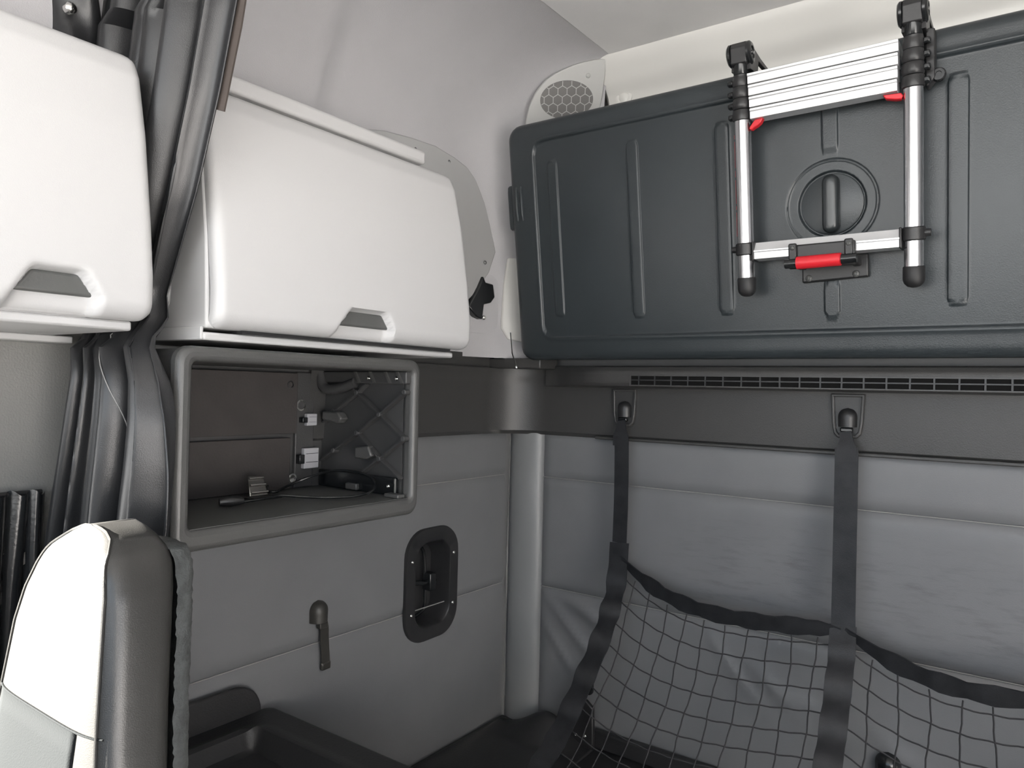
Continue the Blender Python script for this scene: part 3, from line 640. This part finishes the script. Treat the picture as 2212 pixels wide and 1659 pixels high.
# roller bracket holding the bottom rung
rb = empty('ladder_catch', tuple(PP(0.845, 1.56, 0.0)), 'black catch with a red roller holding the bottom rung of the ladder', 'catch')
MB().prism([(0.789, 1.566), (0.905, 1.5705), (0.905, 1.612), (0.789, 1.612)], lambda a, b, d: PP(a, b, d), 0.0, 0.010).build('base_plate', 'black_plastic', rb, bevel=.003)
MB().box(0.782, 0.896, 0.0668, 0.0735, 1.583, 1.626, fn=lambda a, b, c: PP(a, c, b)).build('cover', 'black_plastic', rb, bevel=.004)
for x in (0.791, 0.886):
    MB().box(x - .0075, x + .0075, 0.0737, 0.080, 1.592, 1.628, fn=lambda a, b, c: PP(a, c, b)).box(x - .0075, x + .0075, 0.008, 0.0736, 1.590, 1.604, fn=lambda a, b, c: PP(a, c, b)).build('clip_arm', 'black_plastic', rb, bevel=.003)
    screw(rb, PP(x, 1.619, 0.0805), NRM, 0.004, 'grip_grey')
MB().tube([PP(0.779, 1.591, .083), PP(0.900, 1.593, .083)], 0.0085, 16).build('spindle', 'black_gloss', rb)
MB().tube([PP(0.799, 1.5915, .083), PP(0.800, 1.5915, .083), PP(0.874, 1.5925, .083), PP(0.875, 1.5925, .083)], [0.009, 0.0115, 0.0115, 0.009], 20).build('roller', 'red', rb, label='red roller sleeve')
for x, z in ((0.802, 1.574), (0.884, 1.577)): screw(rb, PP(x, z, 0.0105), NRM, 0.0065, 'grip_grey')

# ------------------------------------------------------------------ speaker in the upper corner
spk = empty('corner_speaker', (0.17, -0.07, 2.0), 'pale corner speaker plate with a honeycomb grille near the roof', 'speaker')
SN = Vector((1, -1, -0.75)).normalized(); SU = Vector((1, 1, 0)).normalized(); SV = SU.cross(SN)
if SV.z < 0: SV = -SV
SC0 = Vector((0.195, -0.067, 2.070)) + SN * 0.011
def SP(a, b, h): return SC0 + SU * a + SV * b + SN * h
pl = [(0.083, 0.0985), (0.062, 0.0965), (0.010, 0.080), (-0.043, 0.051), (-0.073, 0.0175), (-0.091, -0.0268), (-0.096, -0.090), (0.088, -0.080), (0.086, -0.023), (0.088, 0.02), (0.087, 0.073)]
pl = [(p.x, p.y) for p in catmull([(a, b, 0) for a, b in pl[:7]], 5)] + pl[7:]
MB().prism(pl, SP, -0.012, 0.003).build('cover_plate', 'plate_grey', spk, bevel=.004, seg=3)
EA, EB = 0.0655, 0.0445
MB().prism([(EA * math.cos(2 * PI * k / 48) - .1 * EB * math.sin(2 * PI * k / 48), EB * math.sin(2 * PI * k / 48) + .1 * EA * math.cos(2 * PI * k / 48)) for k in range(48)], SP, 0.0031, 0.0040).build('speaker_cloth', 'speaker_cloth', spk)
m = MB(); R = 0.0130; W = math.sqrt(3) * R; rot = 0.10
def hexbar(p, q):
    def ins(s): return ((s[0] + .1 * s[1]) / EA) ** 2 + ((s[1] - .1 * s[0]) / EB) ** 2 <= 1.02
    if not (ins(p) and ins(q)):
        if not (ins(p) or ins(q)): return
        if not ins(p): p, q = q, p
        t = 1.0
        while t > 0 and not ins((p[0] + (q[0] - p[0]) * t, p[1] + (q[1] - p[1]) * t)): t -= 0.1
        q = (p[0] + (q[0] - p[0]) * t, p[1] + (q[1] - p[1]) * t)
    d = Vector((q[0] - p[0], q[1] - p[1]))
    if d.length < 1e-4: return
    nn = Vector((-d.y, d.x)).normalized() * 0.0008
    m.prism([(p[0] + nn.x, p[1] + nn.y), (q[0] + nn.x, q[1] + nn.y), (q[0] - nn.x, q[1] - nn.y), (p[0] - nn.x, p[1] - nn.y)], SP, 0.003, 0.0052)
for j in range(-5, 6):
    for i in range(-6, 7):
        cx = (i + (j % 2) * .5) * W; cy = j * 1.5 * R
        pts = [(cx + R * math.sin(k * PI / 3), cy + R * math.cos(k * PI / 3)) for k in range(6)]
        pts = [(a * math.cos(rot) - b * math.sin(rot), a * math.sin(rot) + b * math.cos(rot)) for a, b in pts]
        for k in range(3): hexbar(pts[k], pts[k + 1])
m.build('honeycomb_grille', 'plate_grey', spk)
screw(spk, SP(0.0455, 0.059, 0.003), SN, 0.006, 'plate_grey')
MB().lathe([(0.022, -.004), (0.022, 0.002), (0.016, 0.004), (0.013, .003), (0.008, 0.006), (.001, .007)], lambda a, b, h: (0.318 + a, cove(0, .29)[1] - h, 2.072 + b), 20).build('plug_cap', 'cove', co)

# ------------------------------------------------------------------ vent strip in the ledge
vt = empty('vent_strip', (1.2, -0.10, 1.365), 'long narrow vent grille along the dark ledge', 'vent')
VX0, VX1, VY = 0.410, 2.15, -0.1035
MB().ring([(VX0 - .004, 1.3655), (VX1, 1.3655), (VX1, 1.3905), (VX0 - .004, 1.3905)], [(VX0, 1.3680), (VX1 - .004, 1.3680), (VX1 - .004, 1.388), (VX0, 1.388)], lambda a, b, d: (a, d, b), VY + .0015, VY - .0015).build('vent_frame', 'dark_trim', vt)
MB().box(VX0, VX1 - .004, VY, VY + .001, 1.368, 1.388).build('vent_back', 'vent_black', vt)
MB().box(VX0, VX1 - .004, VY - .002, VY + .0005, 1.3775, 1.3800).build('vent_bar', 'black_plastic', vt)
sl = MB().box(VX0 + .018, VX0 + .021, VY - .0025, VY + .0005, 1.368, 1.388).build('vent_slat', 'black_plastic', vt)
k = 1
while VX0 + .018 + k * 0.0385 < VX1 - .02:
    c = sl.copy(); COL.objects.link(c); c.parent = vt; c.location = sl.location + Vector((k * 0.0385, 0, 0)); k += 1

# ------------------------------------------------------------------ net anchors on the trim
def anchor(x, label, sc=1.0):
    a = empty('net_anchor', (x, -0.02, 1.27), label, 'hook')
    poly = [(-0.032, 0.045), (0.032, 0.045), (0.0285, -0.015), (0.025, -0.035), (0.018, -0.043), (-0.018, -0.043), (-0.025, -0.035), (-0.0285, -0.015)]
    inn_ = [(p * .80, q * .86) for p, q in poly]
    MB().ring([(x + p, 1.313 + q) for p, q in poly], [(x + p, 1.313 + q) for p, q in inn_], lambda u, v, d: (u, d, v), -0.012, -0.023).build('rim', 'dark_trim', a, bevel=.002)
    MB().prism([(x + p, 1.313 + q) for p, q in inn_], lambda u, v, d: (u, d, v), -0.012, -0.0165).build('recess_plate', 'dark_trim', a)
    dome((x, -0.017, 1.311), (0, -1, 0), 0.0185, 0.038, a, 'black_plastic', squash=.9)
    MB().box(x - .012, x + .012, -0.031, -0.019, 1.281, 1.291).build('strap_keeper', 'black_gloss', a, bevel=.003)
anchor(0.351, 'dark strap anchor on the trim, nearer the corner'); anchor(1.339, 'dark strap anchor on the trim, farthest from the corner'); anchor(0.847, 'dark strap anchor on the trim, above the middle strap of the net')

# ------------------------------------------------------------------ net with webbing
NET_L = [(0.355, -0.044, 1.252), (0.362, -0.05, 1.22), (0.366, -0.055, 1.10), (0.366, -0.058, 1.0)]
NET_L2 = [(0.370, -0.06, 0.975), (0.372, -0.085, 0.90), (0.372, -0.14, 0.81), (0.368, -0.22, 0.722), (0.366, -0.305, 0.645), (0.362, -0.375, 0.60), (0.36, -0.45, 0.56), (0.36, -0.54, 0.525)]
NET_M = [(0.851, -0.044, 1.252), (0.853, -0.05, 1.22), (0.855, -0.06, 1.10), (0.858, -0.075, 0.96), (0.860, -0.085, 0.915)]
NET_M2 = [(0.860, -0.085, 0.915), (0.863, -0.11, 0.86), (0.866, -0.17, 0.77), (0.868, -0.235, 0.69), (0.868, -0.31, 0.625), (0.866, -0.38, 0.575), (0.865, -0.47, 0.53)]
NET_R2 = [(1.35, -0.09, 0.915), (1.355, -0.12, 0.86), (1.36, -0.18, 0.77), (1.36, -0.25, 0.69), (1.36, -0.32, 0.625), (1.36, -0.4, 0.57), (1.36, -0.48, 0.53)]
NET_R = [(1.343, -0.044, 1.252), (1.345, -0.05, 1.22), (1.348, -0.06, 1.10), (1.35, -0.09, 0.915)]
nt_ = empty('cargo_net', (0.85, -0.3, 0.49), 'black bunk restraint net with webbing straps hung before the padded rear wall', 'net')
MB().ribbon(catmull(NET_L, 8), (1, 0, 0), 0.036, 0.0025).build('strap', 'webbing', nt_)
MB().ribbon(catmull(NET_M, 8), (1, 0, 0), 0.043, 0.0025).build('strap', 'webbing', nt_)
MB().ribbon(catmull(NET_R, 8), (1, 0, 0), 0.043, 0.0025).build('strap', 'webbing', nt_)
for xx, yy in ((0.354, -0.036), (0.850, -0.037)):
    MB().ribbon([(xx - .003, yy + .001, 1.283), (xx, yy - .003, 1.268), (xx + .001, yy - .008, 1.252), (xx + .003, yy - .012, 1.226)], (1, 0, 0), [0.022, .024, .036, 0.037], 0.004).build('strap_loop', 'webbing', nt_)
def edge_web(path, wd, name):
    P = catmull(path, 10); m = MB(); n = len(P)
    ws = []; Q = []
    for i, p in enumerate(P):                                # the webbing puckers where the net is sewn in
        a = 0.9 * math.sin(i * 0.95) * smooth(2, 14, i); ws.append(Vector((1, a * .5, a * .25)))
        k = smooth(2, 14, i); Q.append(p + Vector((0, -0.002 * k * math.sin(i * 0.95 + 1), 0.001 * k * math.sin(i * .95))))
    return m.ribbon(Q, ws, wd, 0.003).build(name, 'webbing', nt_)
edge_web(NET_L[-1:] + NET_L2[1:], 0.048, 'edge_webbing'); edge_web(NET_M2, 0.048, 'edge_webbing'); edge_web(NET_R2, 0.046, 'edge_webbing')
def spl(path, n=60):
    P = catmull(path, 12); L = [0]
    for a, b in zip(P, P[1:]): L.append(L[-1] + (b - a).length)
    def at(t):
        s = t * L[-1]
        for i in range(len(P) - 1):
            if L[i + 1] >= s: 
                k = (s - L[i]) / max(1e-9, L[i + 1] - L[i]); return P[i].lerp(P[i + 1], k)
        return P[-1]
    return at, L[-1]
def top_web(A, B, sag, sk, left, right):
    pts = []
    for i in range(25):
        u = i / 24; p = Vector(A).lerp(Vector(B), u); s = 4 * u * (1 - u) * (1 + sk * (0.5 - u))
        pts.append(p + Vector((0, -0.018 * s, -sag * s)))
    wv = [Vector((0.1, -0.25 + .3 * math.sin(i * 1.7), 1)) for i in range(25)]
    ww = [0.010 + 0.026 * smooth(0, .16, i / 24) * smooth(0, .10, 1 - i / 24) for i in range(25)]
    MB().ribbon(pts, wv, ww, 0.003).build('top_webbing', 'webbing', nt_)
    return pts
TL = top_web((0.372, -0.064, 0.968), (0.858, -0.088, 0.905), 0.046, 1.0, None, None)
TR = top_web((0.864, -0.088, 0.908), (1.348, -0.095, 0.908), 0.056, 0.5, None, None)
def bay(left, right, tops, nc, nr):
    al, ll = spl(left); ar, lr = spl(right)
    def P(u, v):
        a = al(v); b = ar(v); p = a.lerp(b, u)
        t = u * (len(tops) - 1); i = min(int(t), len(tops) - 2); tp = tops[i].lerp(tops[i + 1], t - i)
        base = al(0).lerp(ar(0), u); off = (tp - base) * (1 - 0.45 * v)
        # cords belly forward slightly between straps
        return p + off + Vector((0, -0.012 * math.sin(PI * u) * (1 - v) * .5, -0.017 * (1 - v)))
    for k in range(1, nc):
        pts = [P((k + 0.05 * math.sin(j * .5 + k * 2)) / nc, j / 40) for j in range(41)]
        pts = [p + Vector((0.0007 * math.sin(i * 1.9 + k * 2.1), 0, 0.0)) for i, p in enumerate(pts)]
        MB().tube(pts, 0.0015, 5).build('net_cord', 'cord', nt_)
    for j in range(0, nr):
        v = (j + 0.3) / nr
        pts = [P(i / 48, v) for i in range(49)]
        pts = [p + Vector((0, 0, 0.0009 * math.sin(i * 1.4 + j))) for i, p in enumerate(pts)]
        MB().tube(pts, 0.0015, 5).build('net_cord', 'cord', nt_)
bay([(0.378, -0.064, 0.968)] + NET_L2[1:], NET_M2, TL, 11, 13)
bay(NET_M2, NET_R2, TR, 10, 12)

# ------------------------------------------------------------------ bunk base, mat, anchors
bb = MB().hfield(0.001, XR - .002, -0.98, -0.006, 0.01, 0.008, lambda a, b, h: (a, b, 0.487 + h), None, 0.08, 0.487).build('bunk_base', 'black_vinyl')
tag(bb, 'black bunk base below the padded walls', 'bunk')
ek = MB().prism([(-0.006, 0.4885), (-0.006, 0.532), (-0.022, 0.528), (-0.026, 0.4885)], lambda a, b, d: (d, a, b), 0.285, XR - .01).build('edge_strip', 'black_vinyl', bevel=.004)
tag(ek, 'black strip along the foot of the rear padded wall', 'strip')
def matfn(u, v):
    x = 0.012 + 0.285 * u; y = -0.90 + 0.868 * v
    hump = 0.055 * math.exp(-((x - 0.165) / 0.075) ** 2) * smooth(-0.12, -0.045, y)
    return (x, y, 0.489 + hump + 0.002 * math.sin(x * 30) * math.sin(y * 17))
m = MB().grid(matfn, 40, 60)
mt = m.build('floor_mat', 'black_vinyl'); md = mt.modifiers.new('thick', 'SOLIDIFY'); md.thickness = 0.006; md.offset = 1
tag(mt, 'black mat humped up against the corner roll on the bunk', 'mat')
ba = empty('floor_anchor', (0.29, -0.05, 0.489), 'black strap anchor plate with brass screws at the foot of the rear wall', 'anchor')
MB().prism([(0.20, 0.545), (0.255, 0.60), (0.275, 0.605), (0.296, 0.59), (0.298, 0.525), (0.298, 0.4895), (0.20, 0.4895)], lambda a, b, d: (a, d, b), -0.042, -0.030).build('plate', 'black_plastic', ba, bevel=.003)
MB().ribbon([(0.232, -0.048, 0.545), (0.25, -0.055, 0.585), (0.268, -0.052, 0.635)], (1, -.2, -.3), 0.030, .004).build('strap_tail', 'webbing', ba)
MB().ring(rrect(0.265, 0.302, 0.625, 0.672, .012), rrect(0.274, 0.294, 0.634, 0.663, .006), lambda a, b, d: (a, d, b), -0.056, -0.048).build('buckle', 'black_gloss', ba, bevel=.002)
for x, z in ((0.252, 0.516), (0.277, 0.519)): screw(ba, (x, -0.0425, z), (0, -1, 0), 0.004)
kn = empty('lower_hook', (0.92, -0.03, 0.6), 'black domed hook on the rear pad beside the foot of the middle strap', 'hook')
dome((0.93, -0.004, 0.642), (0, -1, 0), 0.024, 0.045, kn, 'black_gloss', squash=1.0)
MB().box(0.916, 0.944, -0.020, -0.004, 0.600, 0.616).build('keeper', 'black_gloss', kn, bevel=.003)

# moulded black tray against the side wall
ty = empty('storage_tray', (0.35, -0.90, 0.489), 'black moulded storage tray against the side wall behind the seat', 'tray')
def trayh(x, y):
    d = sdr(x, y, 0.075, 0.74, -1.02, -0.825, 0.02)
    return -0.030 * (1 - smooth(-0.012, 0.002, d)) + .004 * math.exp(-((d - .008) / .006) ** 2)
MB().hfield(0.012, 0.80, -1.06, -0.750, 0.02, 0.008, lambda a, b, h: (a, b, 0.757 + h), trayh, 0.009, 0.2675).build('tray_body', 'black_vinyl', ty)
MB().prism([(-1.06, 0.70), (-1.06, 0.812), (-0.83, 0.812)] + [(-0.83 + 0.055 * math.sin(t * PI / 16), 0.757 + 0.055 * math.cos(t * PI / 16)) for t in range(1, 9)] + [(-0.775, 0.70)], lambda a, b, d: (d, a, b), 0.0115, 0.020).build('back_flange', 'black_vinyl', ty, bevel=.003)

# ------------------------------------------------------------------ leather curtain hanging between the cabinets
RT = [(0.5, 0.29), (1.0, 0.288), (1.11, 0.285), (1.238, 0.280), (1.30, 0.272), (1.35, 0.255), (1.39, 0.228), (1.43, 0.205), (1.467, 0.199), (1.54, 0.235), (1.60, 0.265), (1.72, 0.311), (1.83, 0.345), (1.95, 0.37), (2.14, 0.385)]
LT = [(0.5, 0.0), (1.05, 0.0), (1.2, 0.018), (1.36, 0.042), (1.41, 0.03), (1.47, -0.02), (1.86, -0.02)]
def curtain(u, v):
    z = 0.55 + (2.135 - 0.55) * v
    r = interp(RT, z); l = interp(LT, z)
    if z > 1.86: l = 0.02 + max(0, (1 - math.cos(math.asin(min(1, (z - 1.86) / .30)))) * .30)
    pinch = math.exp(-((z - 1.46) / 0.10) ** 2)
    ph = u + 0.05 * math.sin(z * 5.0 + u * 3) * (1 - u) * u * 4 + 0.05 * (1.4 - z) + 0.30 * max(0.0, 1.45 - z)
    am = (0.024 - 0.010 * pinch) * smooth(0, .08, u) * smooth(0, .06, 1 - u) + 0.004
    wv = math.sin(2 * PI * 4.2 * ph) + 0.25 * math.sin(2 * PI * 11.0 * ph + 2 * z)
    y = -1.086 + am * wv * .8 + 0.006 * u
    y = max(-1.117, min(-1.0525, y))
    y -= 0.034 * smooth(1.44, 1.395, z)
    if z > 1.399: y = max(-1.118, y)
    else: y = min(-1.0945, y)
    if z < 1.39: y -= 0.012 * smooth(1.39, 1.05, z) * (1 - u)
    x = l + (r - l) * u + 0.004 * math.sin(2 * PI * 5.2 * ph * 2)
    return (x, y, z)
ct = empty('curtain', (0.18, -1.085, 0.55), 'black leather curtain gathered in folds between the two white cabinets', 'curtain')
m = MB().grid(curtain, 150, 110).build('curtain_cloth', 'leather', ct)
md = m.modifiers.new('thick', 'SOLIDIFY'); md.thickness = 0.002; md.offset = 0
for uu in (0.60,):
    st = []
    for k in range(150): 
        p = Vector(curtain(uu + .04 * math.sin(k * .04), k / 149)); st.append(p + Vector((0.0015, -0.0022, 0)))
    MB().tube(st, 0.0007, 5).build('stitching', 'thread', ct)
MB().ribbon([(interp(RT, z) + .001, -1.072, z) for z in (1.70, 1.80, 1.9, 2.0, 2.1)], (1, .3, 0), 0.020, .003).build('edge_binding', 'brown_edge', ct)
MB().box(0.10, 0.42, -1.10, -1.07, 2.130, 2.158).build('curtain_track', 'black_plastic', ct, bevel=.003)
# dark sleeve with a stud at the top of the curtain beside the wall
def sleeve(u, v):
    z = 1.782 + 0.27 * v
    return (0.008 + liner_x(z) + 0.036 * math.sin(PI * min(1, u * 1.05)) ** .6 * (1 + .25 * math.sin(9 * v + 5 * u)), -1.162 + 0.075 * u + .008 * math.sin(v * 7), z)
MB().grid(sleeve, 24, 24).build('tie_back', 'leather', ct)
MB().lathe([(0.008, -.006), (0.008, .003), (.005, .006), (.001, .007)], lambda a, b, h: (0.046 + h, -1.1425 + a, 1.874 + b), 14).build('stud', 'steel', ct)

# small pleated curtain lower down by the door
pc = empty('pleated_window_curtain', (0.0, -1.2, 0.8), 'short glossy black pleated curtain beside the seat and below the pillar', 'curtain')
def pleat(u, v):
    y = -1.36 + 0.222 * u; z = 0.80 + 0.388 * v
    a = 0.010 + 0.008 * (1 - v)
    x = -0.004 + a * abs(math.sin(PI * 9 * u + .5 * math.sin(v * 4))) ** .7 + .004 * math.sin(29 * u)
    return (x, y, z + 0.004 * math.sin(PI * 18 * u) * v)
m = MB().grid(pleat, 120, 24).build('pleated_cloth', 'pleats', pc)
MB().tube([(-.008, -1.36, 1.186), (-.008, -1.24, 1.186), (-.008, -1.140, 1.186)], 0.004, 8).build('curtain_rod', 'black_plastic', pc)

# ------------------------------------------------------------------ driver seat
se = empty('driver_seat', (0.31, -1.3, 0.0), 'dark leather driver seat with a sunlit front and fabric insert', 'seat')
RX = [(0.5, 0.50), (0.8, 0.468), (0.9, 0.452), (0.957, 0.443), (0.997, 0.434), (1.083, 0.420), (1.127, 0.412), (1.15, 0.404), (1.168, 0.392), (1.180, 0.374), (1.187, 0.350), (1.19, 0.32)]
LX = [(0.5, 0.12), (0.9, 0.160), (0.99, 0.174), (1.07, 0.188), (1.11, 0.205), (1.14, 0.228), (1.165, 0.252), (1.180, 0.275), (1.187, 0.295), (1.19, 0.312)]
def srect(a, e):
    c, s_ = math.cos(a), math.sin(a); return math.copysign(abs(c) ** (2 / e), c), math.copysign(abs(s_) ** (2 / e), s_)
ZT = 1.19
def seat_sec(z):
    l, r = interp(LX, z), interp(RX, z); k = smooth(ZT + .001, 1.14, z)
    lean = (z - 1.1) * 0.10
    yf = -1.252 + lean + 0.022 * (1 - k) ** 2; yb = -1.166 + lean - 0.014 * (1 - k) ** 2
    yb += 0.03 * (1 - smooth(.9, 1.15, z)) * 0
    return l, r, yf, yb
ZS = [0.52 + (1.05 - .52) * i / 24 for i in range(24)] + [1.05 + .14 * (1 - (1 - i / 24) ** 1.7) for i in range(25)]
def seat_pt(a, z):
    l, r, yf, yb = seat_sec(z); c, s_ = srect(a, 4.5)
    return ((l + r) / 2 + c * (r - l) / 2, (yf + yb) / 2 + s_ * (yb - yf) / 2, z)
NS = 64; m = MB()
vs = [seat_pt(2 * PI * k / NS, z) for z in ZS for k in range(NS)]
fs = [(j * NS + k, j * NS + (k + 1) % NS, (j + 1) * NS + (k + 1) % NS, (j + 1) * NS + k) for j in range(len(ZS) - 1) for k in range(NS)] + [tuple(range(NS))[::-1], tuple((len(ZS) - 1) * NS + k for k in range(NS))]
m.add(vs, fs).build('backrest', 'seat_leather', se, angle=80)
def front_y(x, z):
    l, r, yf, yb = seat_sec(z); t = min(0.999, abs((x - (l + r) / 2) / ((r - l) / 2)))
    return (yf + yb) / 2 - (1 - t ** 4.5) ** (1 / 4.5) * (yb - yf) / 2
# fabric insert
m = MB().grid(lambda u, v: (0.202 + (0.387 - .202) * u, front_y(0.202 + .185 * u, 0.56 + .434 * v) - 0.0015, 0.56 + 0.434 * v), 20, 20)
ins = m.build('fabric_insert', 'seat_fabric', se, label='grey woven fabric insert'); md = ins.modifiers.new('thick', 'SOLIDIFY'); md.thickness = 0.002
# piping along the front edge
pp = [seat_pt(-PI / 4 + .02, z) for z in ZS if z > .6]
pp2 = [Vector(p) + Vector((0.0012, -0.0012, 0)) for p in pp[:-1]]
pl2 = [Vector(seat_pt(-3 * PI / 4 - .02, z)) + Vector((-.0012, -.0012, 0)) for z in ZS if z > .6][:-1]
MB().tube(pp2 + pl2[::-1][1:], 0.0015, 6).build('piping', 'seat_leather', se)
MB().tube([(x, front_y(x, .9955) - .0012, .9955) for x in [0.19 + .235 * i / 20 for i in range(21)]], 0.0012, 6).build('seam', 'seat_fabric', se)
# carpeted rear shell with a ragged pile edge
def shell_pt(k, z):
    a = PI * k / 30                                           # rear half only
    l, r, yf, yb = seat_sec(min(z, 1.185)); c, s_ = srect(a, 3.5)
    rg = 0.0008 * random.uniform(-1, 1)
    return ((l + r) / 2 + c * ((r - l) / 2 - .003) + rg, yb - .008 + s_ * 0.034 + rg, z + rg)
m = MB(); zz = [0.52 + .645 * i / 150 for i in range(151)]
vs = [shell_pt(k, z) for z in zz for k in range(31)]
fs = [(j * 31 + k, j * 31 + k + 1, (j + 1) * 31 + k + 1, (j + 1) * 31 + k) for j in range(150) for k in range(30)] + [tuple(150 * 31 + k for k in range(31))]
m.add(vs, fs).build('carpet_back', 'carpet', se, angle=180)
# cushion and pedestal, below the picture
MB().hfield(0.08, 0.54, -1.72, -1.20, .06, .04, lambda a, b, h: (a, b, 0.54 + h), None, .03, .12).build('seat_cushion', 'seat_leather', se)
MB().box(0.16, 0.46, -1.62, -1.28, 0.0, 0.421).build('pedestal', 'black_plastic', se, bevel=.02)
